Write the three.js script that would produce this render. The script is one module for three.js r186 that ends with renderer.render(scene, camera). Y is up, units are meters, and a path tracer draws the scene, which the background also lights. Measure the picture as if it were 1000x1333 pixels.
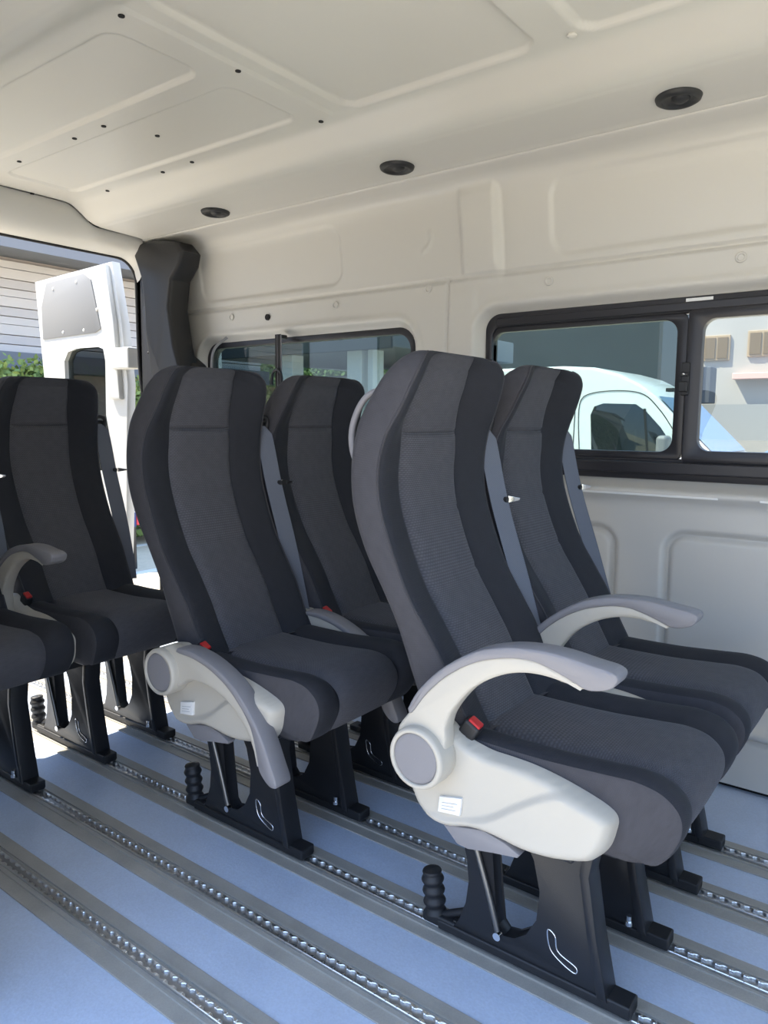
import * as THREE from 'three';
import { RoundedBoxGeometry } from 'three/addons/geometries/RoundedBoxGeometry.js';
import { mergeGeometries, toCreasedNormals } from 'three/addons/utils/BufferGeometryUtils.js';

// ------------------------------------------------------------------ camera, sky, sun, exposure
const scene = new THREE.Scene();
const FOCAL = 967.06, EYE = new THREE.Vector3(0, 1.05, 0);
const ROT = [[0.79767878, -0.07822199, 0.59798819], [0.00685948, 0.99266545, 0.12069904], [-0.60304354, -0.09217717, 0.79236473]];
const camera = new THREE.PerspectiveCamera(2 * Math.atan(666.5 / FOCAL) * 180 / Math.PI, 1000 / 1333, 0.05, 300);
camera.position.copy(EYE);
camera.quaternion.setFromRotationMatrix(new THREE.Matrix4().set(...ROT[0], 0, ...ROT[1], 0, ...ROT[2], 0, 0, 0, 0, 1));

const SUN = new THREE.Vector3(-0.45, 0.85, 0.26).normalize();
// clear, slightly hazy air: pale near the horizon, bluer overhead, the same all round
const skyTexture = (() => {
  const w = 64, h = 256, d = new Float32Array(w * h * 4), low = [0.86, 0.95, 1.05], high = [0.42, 0.68, 1.20];
  for (let y = 0; y < h; y++) {
    const el = Math.max(0, Math.sin((y / (h - 1) - 0.5) * Math.PI)), t = Math.pow(el, 0.45);
    for (let x = 0; x < w; x++) for (let c = 0; c < 4; c++) d[(y * w + x) * 4 + c] = c === 3 ? 1 : low[c] + (high[c] - low[c]) * t;
  }
  const t = new THREE.DataTexture(d, w, h, THREE.RGBAFormat, THREE.FloatType);
  t.mapping = THREE.EquirectangularReflectionMapping; t.magFilter = t.minFilter = THREE.LinearFilter; t.needsUpdate = true;
  return t;
})();
scene.background = skyTexture;
scene.backgroundIntensity = scene.environmentIntensity = 2.2;

const sun = new THREE.DirectionalLight(new THREE.Color(1.0, 0.90, 0.74), 15.0);
sun.name = 'sun';
sun.position.copy(SUN).multiplyScalar(40);
sun.castShadow = true;
sun.shadow.mapSize.set(4096, 4096);
Object.assign(sun.shadow.camera, { left: -30, right: 30, top: 30, bottom: -30, near: 1, far: 100 });
scene.add(sun); scene.add(sun.target);

const renderer = new THREE.WebGLRenderer({ antialias: true });
renderer.toneMapping = THREE.LinearToneMapping;
renderer.toneMappingExposure = 0.98;
renderer.shadowMap.enabled = true;

// ------------------------------------------------------------------ helpers
const V = (x, y, z) => new THREE.Vector3(x, y, z);
// the point where the line of sight of a photo pixel meets a plane (axis 0 x, 1 y, 2 z) that the thing is known to lie in
function px(u, v, axis, val) {
  const c = [u - 500, -(v - 666.5), -FOCAL], d = ROT.map((r) => r[0] * c[0] + r[1] * c[1] + r[2] * c[2]), e = EYE.toArray();
  const t = (val - e[axis]) / d[axis];
  return V(e[0] + t * d[0], e[1] + t * d[1], e[2] + t * d[2]);
}
let seed = 7;
const rnd = () => { seed = (seed * 1664525 + 1013904223) >>> 0; return seed / 4294967296; };
const smooth = (a, b, x) => { const t = Math.min(1, Math.max(0, (x - a) / (b - a))); return t * t * (3 - 2 * t); };
const used = new Map();
const numbered = (n) => { const k = used.get(n) ?? 0; used.set(n, k + 1); return k ? n + '_' + String(k).padStart(3, '0') : n; };
function obj(name, geo, mat, parent) {
  const m = new THREE.Mesh(Array.isArray(geo) ? mergeGeometries(geo.map((g) => { const h = g.index ? g.toNonIndexed() : g; for (const k of Object.keys(h.attributes)) if (!['position', 'normal', 'uv'].includes(k)) h.deleteAttribute(k); return h; })) : geo, mat);
  m.castShadow = m.receiveShadow = true;
  m.name = parent ? name : numbered(name);
  (parent ?? scene).add(m);
  return m;
}
function tag(o, label, category, group) { o.userData.label = label; if (category) o.userData.category = category; if (group) o.userData.group = group; return o; }
function struct(o, label) { o.userData.kind = 'structure'; if (label) o.userData.label = label; return o; }
function thing(name, label, category, pos = [0, 0, 0], group) {
  const g = new THREE.Group(); g.name = numbered(name); g.position.set(...pos); scene.add(g);
  return tag(g, label, category, group);
}
function box(x0, x1, y0, y1, z0, z1, r = 0) {
  const w = x1 - x0, h = y1 - y0, d = z1 - z0;
  const g = r ? new RoundedBoxGeometry(w, h, d, 2, Math.min(r, w / 2.01, h / 2.01, d / 2.01)) : new THREE.BoxGeometry(w, h, d);
  return g.translate((x0 + x1) / 2, (y0 + y1) / 2, (z0 + z1) / 2);
}
const uvXY = (g) => { const uv = g.attributes.uv, p = g.attributes.position, n = g.attributes.normal; for (let i = 0; i < uv.count; i++) { const ax = Math.abs(n.getX(i)), ay = Math.abs(n.getY(i)); uv.setXY(i, ax > 0.7 ? p.getZ(i) : p.getX(i), ay > 0.7 ? p.getZ(i) : p.getY(i)); } return g; };
function grid(nu, nv, fn, keep) {       // fn(i/nu, j/nv) -> [x, y, z, u, v]
  const p = [], uv = [], ix = [];
  for (let j = 0; j <= nv; j++) for (let i = 0; i <= nu; i++) { const q = fn(i / nu, j / nv, i, j); p.push(q[0], q[1], q[2]); uv.push(q[3] ?? i / nu, q[4] ?? j / nv); }
  for (let j = 0; j < nv; j++) for (let i = 0; i < nu; i++) {
    if (keep && !keep((i + 0.5) / nu, (j + 0.5) / nv)) continue;
    const a = j * (nu + 1) + i, b = a + 1, c = a + nu + 1, d = c + 1;
    ix.push(a, b, d, a, d, c);
  }
  const g = new THREE.BufferGeometry();
  g.setAttribute('position', new THREE.Float32BufferAttribute(p, 3)); g.setAttribute('uv', new THREE.Float32BufferAttribute(uv, 2)); g.setIndex(ix);
  g.computeVertexNormals();
  return g;
}
const shapeOf = (pts, curved) => new THREE.Shape(curved ? new THREE.SplineCurve([...pts, pts[0]].map((p) => new THREE.Vector2(...p))).getPoints(pts.length * 4).slice(0, -1) : pts.map((p) => new THREE.Vector2(...p)));
function extrude(pts, z0, z1, bevel = 0, { curved = false, holes = [], seg = 2 } = {}) {   // outline in x, y; thickness along z
  const s = pts.isShape ? pts : shapeOf(pts, curved);
  for (const h of holes) s.holes.push(h.isPath ? h : new THREE.Path(shapeOf(h, curved).getPoints()));
  const g = new THREE.ExtrudeGeometry(s, { depth: Math.max(1e-4, z1 - z0 - 2 * bevel), bevelEnabled: bevel > 0, bevelThickness: bevel, bevelSize: bevel, bevelOffset: -bevel, bevelSegments: seg, curveSegments: 10 });
  return toCreasedNormals(g.translate(0, 0, z0 + bevel), 0.6);
}
function tube(pts, r, n = 24, closed = false, radial = 8) { return new THREE.TubeGeometry(new THREE.CatmullRomCurve3(pts.map((p) => V(...p)), closed, 'centripetal'), n, r, radial, closed); }
function rod(a, b, r, seg = 12) {
  const A = V(...a), B = V(...b), g = new THREE.CylinderGeometry(r, r, A.distanceTo(B), seg);
  return g.applyQuaternion(new THREE.Quaternion().setFromUnitVectors(V(0, 1, 0), B.clone().sub(A).normalize())).translate(...A.add(B).multiplyScalar(0.5).toArray());
}
function rrect(x0, x1, y0, y1, r, P = THREE.Shape) {
  const s = new P();
  s.moveTo(x0 + r, y0); s.lineTo(x1 - r, y0); s.absarc(x1 - r, y0 + r, r, -Math.PI / 2, 0); s.lineTo(x1, y1 - r); s.absarc(x1 - r, y1 - r, r, 0, Math.PI / 2);
  s.lineTo(x0 + r, y1); s.absarc(x0 + r, y1 - r, r, Math.PI / 2, Math.PI); s.lineTo(x0, y0 + r); s.absarc(x0 + r, y0 + r, r, Math.PI, 1.5 * Math.PI);
  s.isPath = true; s.isShape = P === THREE.Shape;
  return s;
}
const sdRect = (x, y, x0, x1, y0, y1, r) => {
  const qx = Math.abs(x - (x0 + x1) / 2) - (x1 - x0) / 2 + r, qy = Math.abs(y - (y0 + y1) / 2) - (y1 - y0) / 2 + r;
  return Math.hypot(Math.max(qx, 0), Math.max(qy, 0)) + Math.min(Math.max(qx, qy), 0) - r;
};
function curve1(pts) {                  // smooth function through [t, value] pairs
  return (t) => {
    let i = 0; while (i < pts.length - 2 && t > pts[i + 1][0]) i++;
    const [a, b] = [pts[i], pts[i + 1]], m = (k) => { const p = pts[Math.max(0, k - 1)], q = pts[Math.min(pts.length - 1, k + 1)]; return (q[1] - p[1]) / (q[0] - p[0] || 1); };
    const h = b[0] - a[0], s = Math.min(1, Math.max(0, (t - a[0]) / h)), s2 = s * s, s3 = s2 * s;
    return (2 * s3 - 3 * s2 + 1) * a[1] + (s3 - 2 * s2 + s) * h * m(i) + (-2 * s3 + 3 * s2) * b[1] + (s3 - s2) * h * m(i + 1);
  };
}
// tileable value noise
function noiseField(n, cells, oct) {
  const out = new Float32Array(n * n);
  let amp = 1, tot = 0, c = cells;
  for (let o = 0; o < oct; o++, c *= 2, amp *= 0.5) {
    const k = Float32Array.from({ length: c * c }, rnd);
    for (let y = 0; y < n; y++) for (let x = 0; x < n; x++) {
      const fx = x / n * c, fy = y / n * c, ix = Math.floor(fx), iy = Math.floor(fy), tx = smooth(0, 1, fx - ix), ty = smooth(0, 1, fy - iy), g = (a, b) => k[(b % c) * c + (a % c)];
      out[y * n + x] += amp * ((g(ix, iy) * (1 - tx) + g(ix + 1, iy) * tx) * (1 - ty) + (g(ix, iy + 1) * (1 - tx) + g(ix + 1, iy + 1) * tx) * ty);
    }
    tot += amp;
  }
  return out.map((v) => v / tot);
}
function tex(n, fn, srgb, size) {       // fn(x, y) -> [r, g, b] 0..1, size = metres per tile
  const d = new Uint8Array(n * n * 4);
  for (let y = 0; y < n; y++) for (let x = 0; x < n; x++) { const c = fn(x, y), o = (y * n + x) * 4; d[o] = c[0] * 255; d[o + 1] = c[1] * 255; d[o + 2] = c[2] * 255; d[o + 3] = 255; }
  const t = new THREE.DataTexture(d, n, n);
  t.wrapS = t.wrapT = THREE.RepeatWrapping; t.magFilter = THREE.LinearFilter; t.minFilter = THREE.LinearMipmapLinearFilter; t.generateMipmaps = true;
  if (srgb) t.colorSpace = THREE.SRGBColorSpace;
  t.repeat.set(1 / size, 1 / size); t.needsUpdate = true;
  return t;
}
const g1 = (v) => [v, v, v];

// ------------------------------------------------------------------ materials
const col = (r, g, b) => new THREE.Color().setRGB(r, g, b);
const M = {};
const std = (name, c, rough, extra = {}) => { const { phys, ...rest } = extra; const m = phys ? new THREE.MeshPhysicalMaterial({ color: c, roughness: rough, ...rest }) : new THREE.MeshStandardMaterial({ color: c, roughness: rough, ...rest }); m.name = name; m.side = THREE.DoubleSide; return (M[name] = m); };
const nA = noiseField(256, 8, 5), nB = noiseField(256, 32, 3), nC = noiseField(256, 4, 6);
const at = (f, x, y) => f[(y & 255) * 256 + (x & 255)];
const peel = tex(256, (x, y) => g1(0.3 + 0.4 * at(nB, x, y)), false, 0.5);
std('paint', col(0.60, 0.585, 0.55), 0.42, { phys: true, clearcoat: 0.25, clearcoatRoughness: 0.3, bumpMap: peel, bumpScale: 0.0004 });
std('white_paint', col(0.80, 0.81, 0.80), 0.3, { phys: true, clearcoat: 0.6, clearcoatRoughness: 0.12 });
std('vinyl', col(1, 1, 1), 0.38, { map: tex(256, (x, y) => { const v = 0.93 + 0.07 * at(nA, x, y) + 0.05 * (rnd() - 0.5); return [0.775 * v, 0.83 * v, 0.92 * v]; }, true, 0.8), bumpMap: tex(256, (x, y) => g1(at(nB, x, y)), false, 0.12), bumpScale: 0.0003 });
std('band', col(1, 1, 1), 0.45, { map: tex(256, (x, y) => { const v = 0.9 + 0.14 * at(nA, x, y) + 0.05 * (rnd() - 0.5); return [0.66 * v, 0.65 * v, 0.625 * v]; }, true, 0.5) });
std('alu', col(0.78, 0.78, 0.78), 0.28, { metalness: 1 });
std('alu_dull', col(0.42, 0.42, 0.42), 0.45, { metalness: 0.9 });
std('strut_steel', col(0.20, 0.20, 0.20), 0.35, { metalness: 0.9 });
std('gap', col(0.012, 0.012, 0.014), 0.9);
std('black_metal', col(0.014, 0.015, 0.018), 0.36, { bumpMap: tex(128, (x, y) => g1(rnd()), false, 0.06), bumpScale: 0.00015 });
std('black_plastic', col(0.016, 0.017, 0.020), 0.5);
std('dark_trim', col(0.013, 0.0135, 0.016), 0.42, { bumpMap: tex(128, (x, y) => g1(rnd()), false, 0.08), bumpScale: 0.0002 });
std('frame_dark', col(0.020, 0.020, 0.026), 0.38);
std('rubber', col(0.010, 0.010, 0.011), 0.7);
std('shield_plastic', col(0.47, 0.447, 0.395), 0.42, { bumpMap: tex(128, (x, y) => g1(rnd()), false, 0.08), bumpScale: 0.00008 });
std('arm_grey', col(0.22, 0.217, 0.235), 0.5, { bumpMap: tex(128, (x, y) => g1(rnd()), false, 0.06), bumpScale: 0.00015 });
std('chrome', col(0.85, 0.85, 0.86), 0.15, { metalness: 1 });
std('red_plastic', col(0.45, 0.01, 0.015), 0.35);
std('sticker', col(0.75, 0.76, 0.76), 0.5);
std('sticker_print', col(0.35, 0.38, 0.42), 0.6);
// woven cloths
const weave = (a, b, c, pitch, contrast) => tex(256, (x, y) => {
  const row = Math.floor(y / pitch), odd = row & 1, t = 0.5 + 0.5 * Math.cos(2 * Math.PI * y / pitch), s = 0.5 + 0.5 * Math.cos(2 * Math.PI * (x + odd * pitch) / (2 * pitch));
  const v = 1 - contrast + contrast * (1 - 0.7 * t) * (0.6 + 0.4 * s) * 1.6 + 0.25 * (rnd() - 0.5) * contrast + 0.12 * (at(nA, x, y) - 0.5);
  return [Math.min(1, a * v), Math.min(1, b * v), Math.min(1, c * v)];
}, true, 0.128);
const weaveBump = tex(256, (x, y) => g1(0.5 + 0.3 * Math.cos(2 * Math.PI * y / 8) + 0.2 * Math.cos(Math.PI * (x + (Math.floor(y / 8) & 1) * 8) / 8)), false, 0.128);
std('fabric_panel', col(1, 1, 1), 0.9, { phys: true, map: weave(0.315, 0.318, 0.345, 8, 0.22), bumpMap: weaveBump, bumpScale: 0.0008, sheen: 0.25, sheenColor: col(0.5, 0.5, 0.55), sheenRoughness: 0.6 });
std('fabric_bolster', col(1, 1, 1), 0.85, { phys: true, map: weave(0.145, 0.155, 0.185, 4, 0.12), bumpMap: weaveBump, bumpScale: 0.0003, sheen: 0.2, sheenColor: col(0.4, 0.42, 0.5), sheenRoughness: 0.5 });
std('fabric_side', col(1, 1, 1), 0.9, { phys: true, map: weave(0.262, 0.262, 0.285, 4, 0.15), bumpMap: weaveBump, bumpScale: 0.0003, sheen: 0.25, sheenColor: col(0.5, 0.5, 0.55), sheenRoughness: 0.5 });
std('webbing', col(1, 1, 1), 0.6, { map: tex(128, (x, y) => { const v = 0.85 + 0.15 * Math.cos(2 * Math.PI * (x + y) / 8); return [0.44 * v, 0.47 * v, 0.53 * v]; }, true, 0.05) });
const glass = (name, r, g, b) => { const m = new THREE.MeshPhysicalMaterial({ color: col(r, g, b), roughness: 0, transmission: 1, thickness: 0, ior: 1.5 }); m.name = name; return (M[name] = m); };
glass('tinted_glass', 0.62, 0.71, 0.69); glass('privacy_glass', 0.42, 0.50, 0.50); glass('clear_glass', 0.92, 0.95, 0.94); glass('dark_glass', 0.14, 0.18, 0.18);
std('car_glass', col(0.015, 0.02, 0.025), 0.06, { phys: true, clearcoat: 1, clearcoatRoughness: 0.03 });
std('windscreen_glass', col(0.12, 0.25, 0.42), 0.25);
std('concrete', col(1, 1, 1), 0.9, { map: tex(256, (x, y) => { const v = 0.85 + 0.25 * at(nC, x, y) + 0.06 * (rnd() - 0.5); return [0.80 * v, 0.76 * v, 0.68 * v]; }, true, 6) });
std('line_paint', col(0.75, 0.75, 0.73), 0.7);
std('slate_render', col(1, 1, 1), 0.85, { map: tex(256, (x, y) => { const v = 0.9 + 0.2 * at(nC, x, y); return [0.27 * v, 0.295 * v, 0.32 * v]; }, true, 5) });
std('white_render', col(1, 1, 1), 0.85, { map: tex(256, (x, y) => { const v = 0.9 + 0.14 * at(nC, x, y); return [0.66 * v, 0.65 * v, 0.62 * v]; }, true, 5) });
std('pink_ledge', col(0.62, 0.40, 0.34), 0.8);
std('plinth_render', col(0.24, 0.25, 0.24), 0.9);
std('asphalt', col(0.16, 0.16, 0.16), 0.95);
std('shutter_wood', col(0.13, 0.085, 0.03), 0.7);
std('shutter_frame', col(0.34, 0.25, 0.14), 0.7);
[[0.70, 0.66, 0.62], [0.64, 0.60, 0.57], [0.73, 0.68, 0.63], [0.60, 0.53, 0.47]].forEach((c, i) => std('plank_' + i, col(...c), 0.75));
std('eave_grey', col(0.22, 0.23, 0.25), 0.8);
std('hedge_leaf_light', col(0.20, 0.28, 0.08), 0.8);
std('bark', col(0.12, 0.09, 0.06), 0.9);
std('door_white', col(0.55, 0.55, 0.53), 0.35, { phys: true, clearcoat: 0.4, clearcoatRoughness: 0.2 });
std('door_grey', col(0.22, 0.22, 0.22), 0.5);
std('tyre', col(0.02, 0.02, 0.02), 0.9);
std('silver_car', col(0.55, 0.57, 0.58), 0.3, { phys: true, clearcoat: 1, clearcoatRoughness: 0.1 });
std('sign_blue', col(0.02, 0.04, 0.16), 0.5); std('sign_red', col(0.55, 0.03, 0.05), 0.5);

// ------------------------------------------------------------------ the van body around us
const MID = -1.37, WL = -2.25, WR = 2 * MID - WL;       // centre line, far side wall, door side wall
const XR = -2.937, XREAR = -3.08, XF = 1.2;
const WIN1 = [-1.285, 0.05, 0.885, 1.410, 0.055], WIN2 = [-2.74, -1.585, 0.90, 1.395, 0.075];

// floor slab
{
  const f = struct(obj('floor', box(XREAR, XF, -0.08, 0, -2.31, WR, 0.004), M.vinyl), 'grey-blue vinyl floor of the van');
  const uv = f.geometry.attributes.uv, p = f.geometry.attributes.position;
  for (let i = 0; i < uv.count; i++) uv.setXY(i, p.getX(i), p.getZ(i));
}
// far side wall: pressed steel sheet with panels, seams and window openings
{
  const prof = curve1([[0, -2.236], [0.12, -2.238], [0.148, -2.240], [0.156, -2.252], [0.164, -2.228], [0.185, -2.222], [0.20, -2.238], [0.24, -2.25], [0.78, -2.25], [0.815, -2.246], [0.838, -2.228], [0.850, -2.230], [0.866, -2.252], [0.90, -2.256], [1.0, -2.25], [1.40, -2.25], [1.54, -2.25], [1.60, -2.243], [1.70, -2.228], [1.77, -2.216], [1.80, -2.206], [1.822, -2.190], [1.834, -2.165], [1.840, -2.13], [1.843, -2.108], [1.8465, -2.0995], [1.852, -2.098]]);
  const X0 = -3.0, X1 = 0.16, nx = 560, ny = 330, top = 1.852;
  const near = (d, w) => Math.exp(-(d * d) / (w * w));
  const zAt = (x, y) => {
    let z = prof(y);
    // lower pressed panels
    for (const [a, b] of [[-0.645, 0.6], [-1.56, -0.805], [-2.5, -1.72]]) { const d = sdRect(x, y, a, b, 0.29, 0.725, 0.055); z -= 0.022 * near(d, 0.0090) + 0.006 * smooth(0.008, -0.012, d); }
    // upper pressed panels
    for (const [a, b, y1] of [[-2.72, -1.90, 1.79], [-1.04, 0.7, 1.80]]) { const d = sdRect(x, y, a, b, 1.575, y1, 0.06); z -= 0.008 * smooth(0.008, -0.008, d) * smooth(1.82, 1.76, y); }
    // roof post between the windows
    z += 0.022 * smooth(-1.375, -1.345, x) * smooth(-1.205, -1.235, x) * smooth(1.50, 1.58, y) * smooth(1.84, 1.78, y);
    z += 0.007 * smooth(-1.44, -1.40, x) * smooth(-1.30, -1.33, x) * smooth(0.86, 0.95, y) * smooth(1.53, 1.46, y);
    // small stamped tab beside the post
    z += 0.006 * near(Math.hypot(x + 1.53, y - 1.69) - 0.045, 0.008) * smooth(-1.535, -1.515, x) * smooth(1.72, 1.70, y);
    // seams
    z -= 0.016 * near(y - 1.538, 0.0042);
    if (y < 1.535 && y > 0.85) z -= 0.016 * near(x + 1.428, 0.0042);
    // lips round the openings
    for (const w of [WIN1, WIN2]) { const d = sdRect(x, y, ...w); z -= 0.034 * smooth(0.030, 0.0, d); z += 0.006 * near(d - 0.036, 0.012); }
    return z;
  };
  const snap = (x, y) => {
    for (const w of [WIN1, WIN2]) {
      const d = sdRect(x, y, ...w);
      if (Math.abs(d) < 0.0045) { const e = 1e-4, gx = (sdRect(x + e, y, ...w) - d) / e, gy = (sdRect(x, y + e, ...w) - d) / e, l = Math.hypot(gx, gy) || 1; return [x - d * gx / l, y - d * gy / l]; }
    }
    return [x, y];
  };
  const yOf = (t) => (t < 0.86 ? 0.014 + 1.776 * t / 0.86 : 1.79 + (top - 1.79) * (t - 0.86) / 0.14);
  const g = grid(nx, ny, (a, b) => { const [x, y] = snap(X0 + (X1 - X0) * a, yOf(b)); return [x, y, zAt(x, y), x, y]; },
    (a, b) => { const x = X0 + (X1 - X0) * a, y = yOf(b); return sdRect(x, y, ...WIN1) > -0.002 && sdRect(x, y, ...WIN2) > -0.002; });
  const w = struct(obj('wall_left', g, M.paint), 'painted steel side wall of the van with pressed panels');
  // outer skin round the openings, which gives the wall its thickness
  obj('outer_skin', [box(XREAR, XF, -0.3, 0.875, -2.37, -2.325), box(XREAR, XF, 1.42, 1.98, -2.37, -2.325), box(-1.575, -1.295, 0.875, 1.42, -2.37, -2.325), box(XREAR, -2.75, 0.875, 1.42, -2.37, -2.325), box(0.06, 0.35, 0.875, 1.42, -2.37, -2.325)], M.white_paint, w);
  obj('cab_lining', [box(0.14, XF, 0, 0.88, -2.27, -2.235), box(0.14, XF, 1.42, 1.91, -2.27, -2.235), box(0.14, 0.35, 0.88, 1.42, -2.27, -2.235)], M.paint, w);
  obj('cab_pane', box(0.35, XF, 0.875, 1.42, -2.302, -2.299), M.clear_glass, w);
  obj('floor_gap', box(XREAR, XF, 0.0005, 0.03, -2.30, -2.252), M.gap, w);
  // ring plugs above the windows
  for (const [u, v, dark] of [[965, 335], [715, 366], [558, 376], [437, 397], [302, 413], [349, 413, 1]]) {
    const p = px(u, v, 2, -2.25);
    if (dark) obj('fixing_hole', new THREE.CylinderGeometry(0.013, 0.013, 0.006, 20).rotateX(Math.PI / 2).translate(p.x, p.y, -2.247), M.gap, w);
    else { obj('plug', [new THREE.TorusGeometry(0.0115, 0.0035, 8, 20).translate(p.x, p.y, -2.2475), new THREE.CylinderGeometry(0.0085, 0.0085, 0.004, 16).rotateX(Math.PI / 2).translate(p.x, p.y, -2.2495)], M.paint, w); }
  }
  for (const [a, b] of [[757, 935], [990, 1090]]) { const A = px(a, 641, 2, -2.225), B = px(b, 650, 2, -2.225); obj('edge_strip', box(A.x, B.x, 0.836, 0.843, -2.232, -2.222, 0.002), M.white_paint, w); }
}
// ceiling: soffit, cove and flat middle, mirrored about the centre line
{
  const half = [[0.0, 1.930], [0.30, 1.930], [0.355, 1.9285], [0.385, 1.922], [0.42, 1.900], [0.455, 1.876], [0.485, 1.864], [0.505, 1.8605], [0.515, 1.8585], [0.60, 1.8555], [0.70, 1.8525], [0.718, 1.8500], [0.729, 1.8490], [0.735, 1.8515]];
  const f = curve1(half);
  const yBase = (z) => { const d = Math.abs(z - MID); return d < 0.735 ? f(d) : 1.8515 - (d - 0.735) * (z > MID ? 0.9 : 0); };
  const z0 = -2.105, z1 = -0.53;
  const near = (d, w) => Math.exp(-(d * d) / (w * w));
  const yAt = (x, z) => {
    let y = yBase(z);
    const flat = smooth(0.37, 0.34, Math.abs(z - MID));
    for (const [a, b] of [[-1.325, -1.065], [-1.685, -1.415]]) { const d = sdRect(x, z, -2.80, -1.595, a, b, 0.045); y += 0.008 * smooth(0.005, -0.007, d); }
    for (const [a, b] of [[-1.437, -0.845], [-0.735, -0.1]]) { const d = sdRect(x, z, a, b, MID - 0.345, MID + 0.345, 0.05); y += 0.012 * smooth(0.004, -0.008, d); }
    y += 0.004 * smooth(-1.497, -1.489, x) * smooth(-1.40, -1.43, x) * flat;
    return y;
  };
  const c = struct(obj('ceiling', grid(440, 262, (a, b) => { const x = XR + (0.2 - XR) * a, z = z0 + (z1 - z0) * b; return [x, yAt(x, z), z, x, z]; }), M.paint), 'cream painted steel ceiling with pressed panels');
  obj('rear_edge', grid(1, 200, (a, b) => { const z = z0 + (z1 - z0) * b; return [XR, yAt(XR, z) + 0.03 * a, z, a, z]; }), M.gap, c);
  obj('cab_ceiling', box(0.19, XF, 1.90, 1.93, -2.27, WR), M.paint, c);
  obj('roof_skin', box(XREAR - 0.04, XF + 0.1, 1.965, 2.0, -2.37, WR + 0.06), M.white_paint, c);
  obj('gap_backing', [box(XR - 0.05, XR + 0.01, 1.945, 1.96, -2.1, -0.6), box(XR - 0.05, XR + 0.01, 1.87, 1.95, -2.1, -1.86), box(XR - 0.05, XR + 0.01, 1.87, 1.95, -0.88, -0.6)], M.gap, c);
  for (const [u, v] of [[205, 180], [250, 210], [310, 92], [418, 157], [135, 164], [97, 180], [212, 223], [140, 247], [25, 210], [158, 20], [42, 252], [92, 267]]) {
    const p = px(u, v, 1, 1.93);
    obj('fixing_hole', new THREE.CylinderGeometry(0.0075, 0.0075, 0.004, 14).translate(p.x, Math.min(yAt(p.x, p.z), 1.938) - 0.0005, p.z), M.gap, c);
  }
  const p = px(745, 48, 1, 1.925);
  obj('plug', [new THREE.SphereGeometry(0.012, 14, 8).scale(1, 0.45, 1).translate(p.x, 1.928, p.z)], M.paint, c);
}
// rear portal: loft from the end of the lining to the door opening
{
  const inner = [], outer = [];
  const yTop = (z) => { const d = Math.abs(z - MID); return d < 0.36 ? 1.93 : d < 0.51 ? 1.93 - 0.07 * smooth(0.36, 0.51, d) : d < 0.73 ? 1.858 : 1.85; };
  for (let i = 0; i <= 120; i++) { const z = -2.10 + 1.46 * i / 120; inner.push([yTop(z), z]); }
  const r = 0.10, zl = -2.150, zr = 2 * MID - zl, yt = 1.785;
  for (let i = 0; i <= 120; i++) {
    const z = zl + (zr - zl) * i / 120, e = Math.min(z - zl, zr - z);
    outer.push([e < r ? yt - r + Math.sqrt(Math.max(0, r * r - (r - e) * (r - e))) : yt, z]);
  }
  const w = struct(obj('wall_rear', grid(120, 12, (a, b, i, j) => {
    const A = inner[i], B = outer[i], t = b, bow = Math.sin(Math.PI * t);
    const x = XR - 0.014 + (XREAR - XR + 0.014) * (1 - Math.cos(t * Math.PI / 2)) * 1.0, y = A[0] + (B[0] - A[0]) * Math.sin(t * Math.PI / 2) - 0.0 * bow, z = A[1] + (B[1] - A[1]) * t;
    return [x, y, z, x, z];
  }), M.paint), 'painted rear door portal of the van');
  // side posts and threshold
  const post = extrude([[-2.36, 0], [-2.236, 0], [-2.236, 0.65], [-2.20, 0.95], [zl - 0.006, 1.25], [zl, 1.5], [zl, 1.80], [-2.36, 1.80]], 0, 0.14, 0.012).applyMatrix4(new THREE.Matrix4().set(0, 0, 1, XREAR, 0, 1, 0, 0, 1, 0, 0, 0, 0, 0, 0, 1));
  obj('door_post', post, M.paint, w);
  obj('door_post', post.clone().applyMatrix4(new THREE.Matrix4().set(1, 0, 0, 0, 0, 1, 0, 0, 0, 0, -1, 2 * MID, 0, 0, 0, 1)), M.paint, w);
  obj('header', box(XREAR - 0.04, XREAR + 0.02, 1.80, 1.99, -2.37, WR + 0.06), M.white_paint, w);
  obj('threshold', box(XREAR - 0.06, XREAR, -0.1, 0.002, zl, zr, 0.004), M.alu_dull, w);
  const seal = [[XREAR, 0.02, -2.236], [XREAR, 0.65, -2.236], [XREAR, 0.95, -2.20], [XREAR, 1.25, zl - 0.006], [XREAR, 1.62, zl]];
  for (let i = 0; i <= 8; i++) { const a = Math.PI - (Math.PI / 2) * i / 8; seal.push([XREAR, yt - r + r * Math.sin(a), zl + r + r * Math.cos(a)]); }
  seal.push([XREAR, yt, -1.8], [XREAR, yt, MID]);
  const mirrored = seal.slice(0, -1).reverse().map(([x, y, z]) => [x, y, 2 * MID - z]);
  obj('rubber_seal', tube([...seal, ...mirrored], 0.0085, 220, false, 8), M.rubber, w).userData.label = 'black rubber door seal';
}
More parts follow.
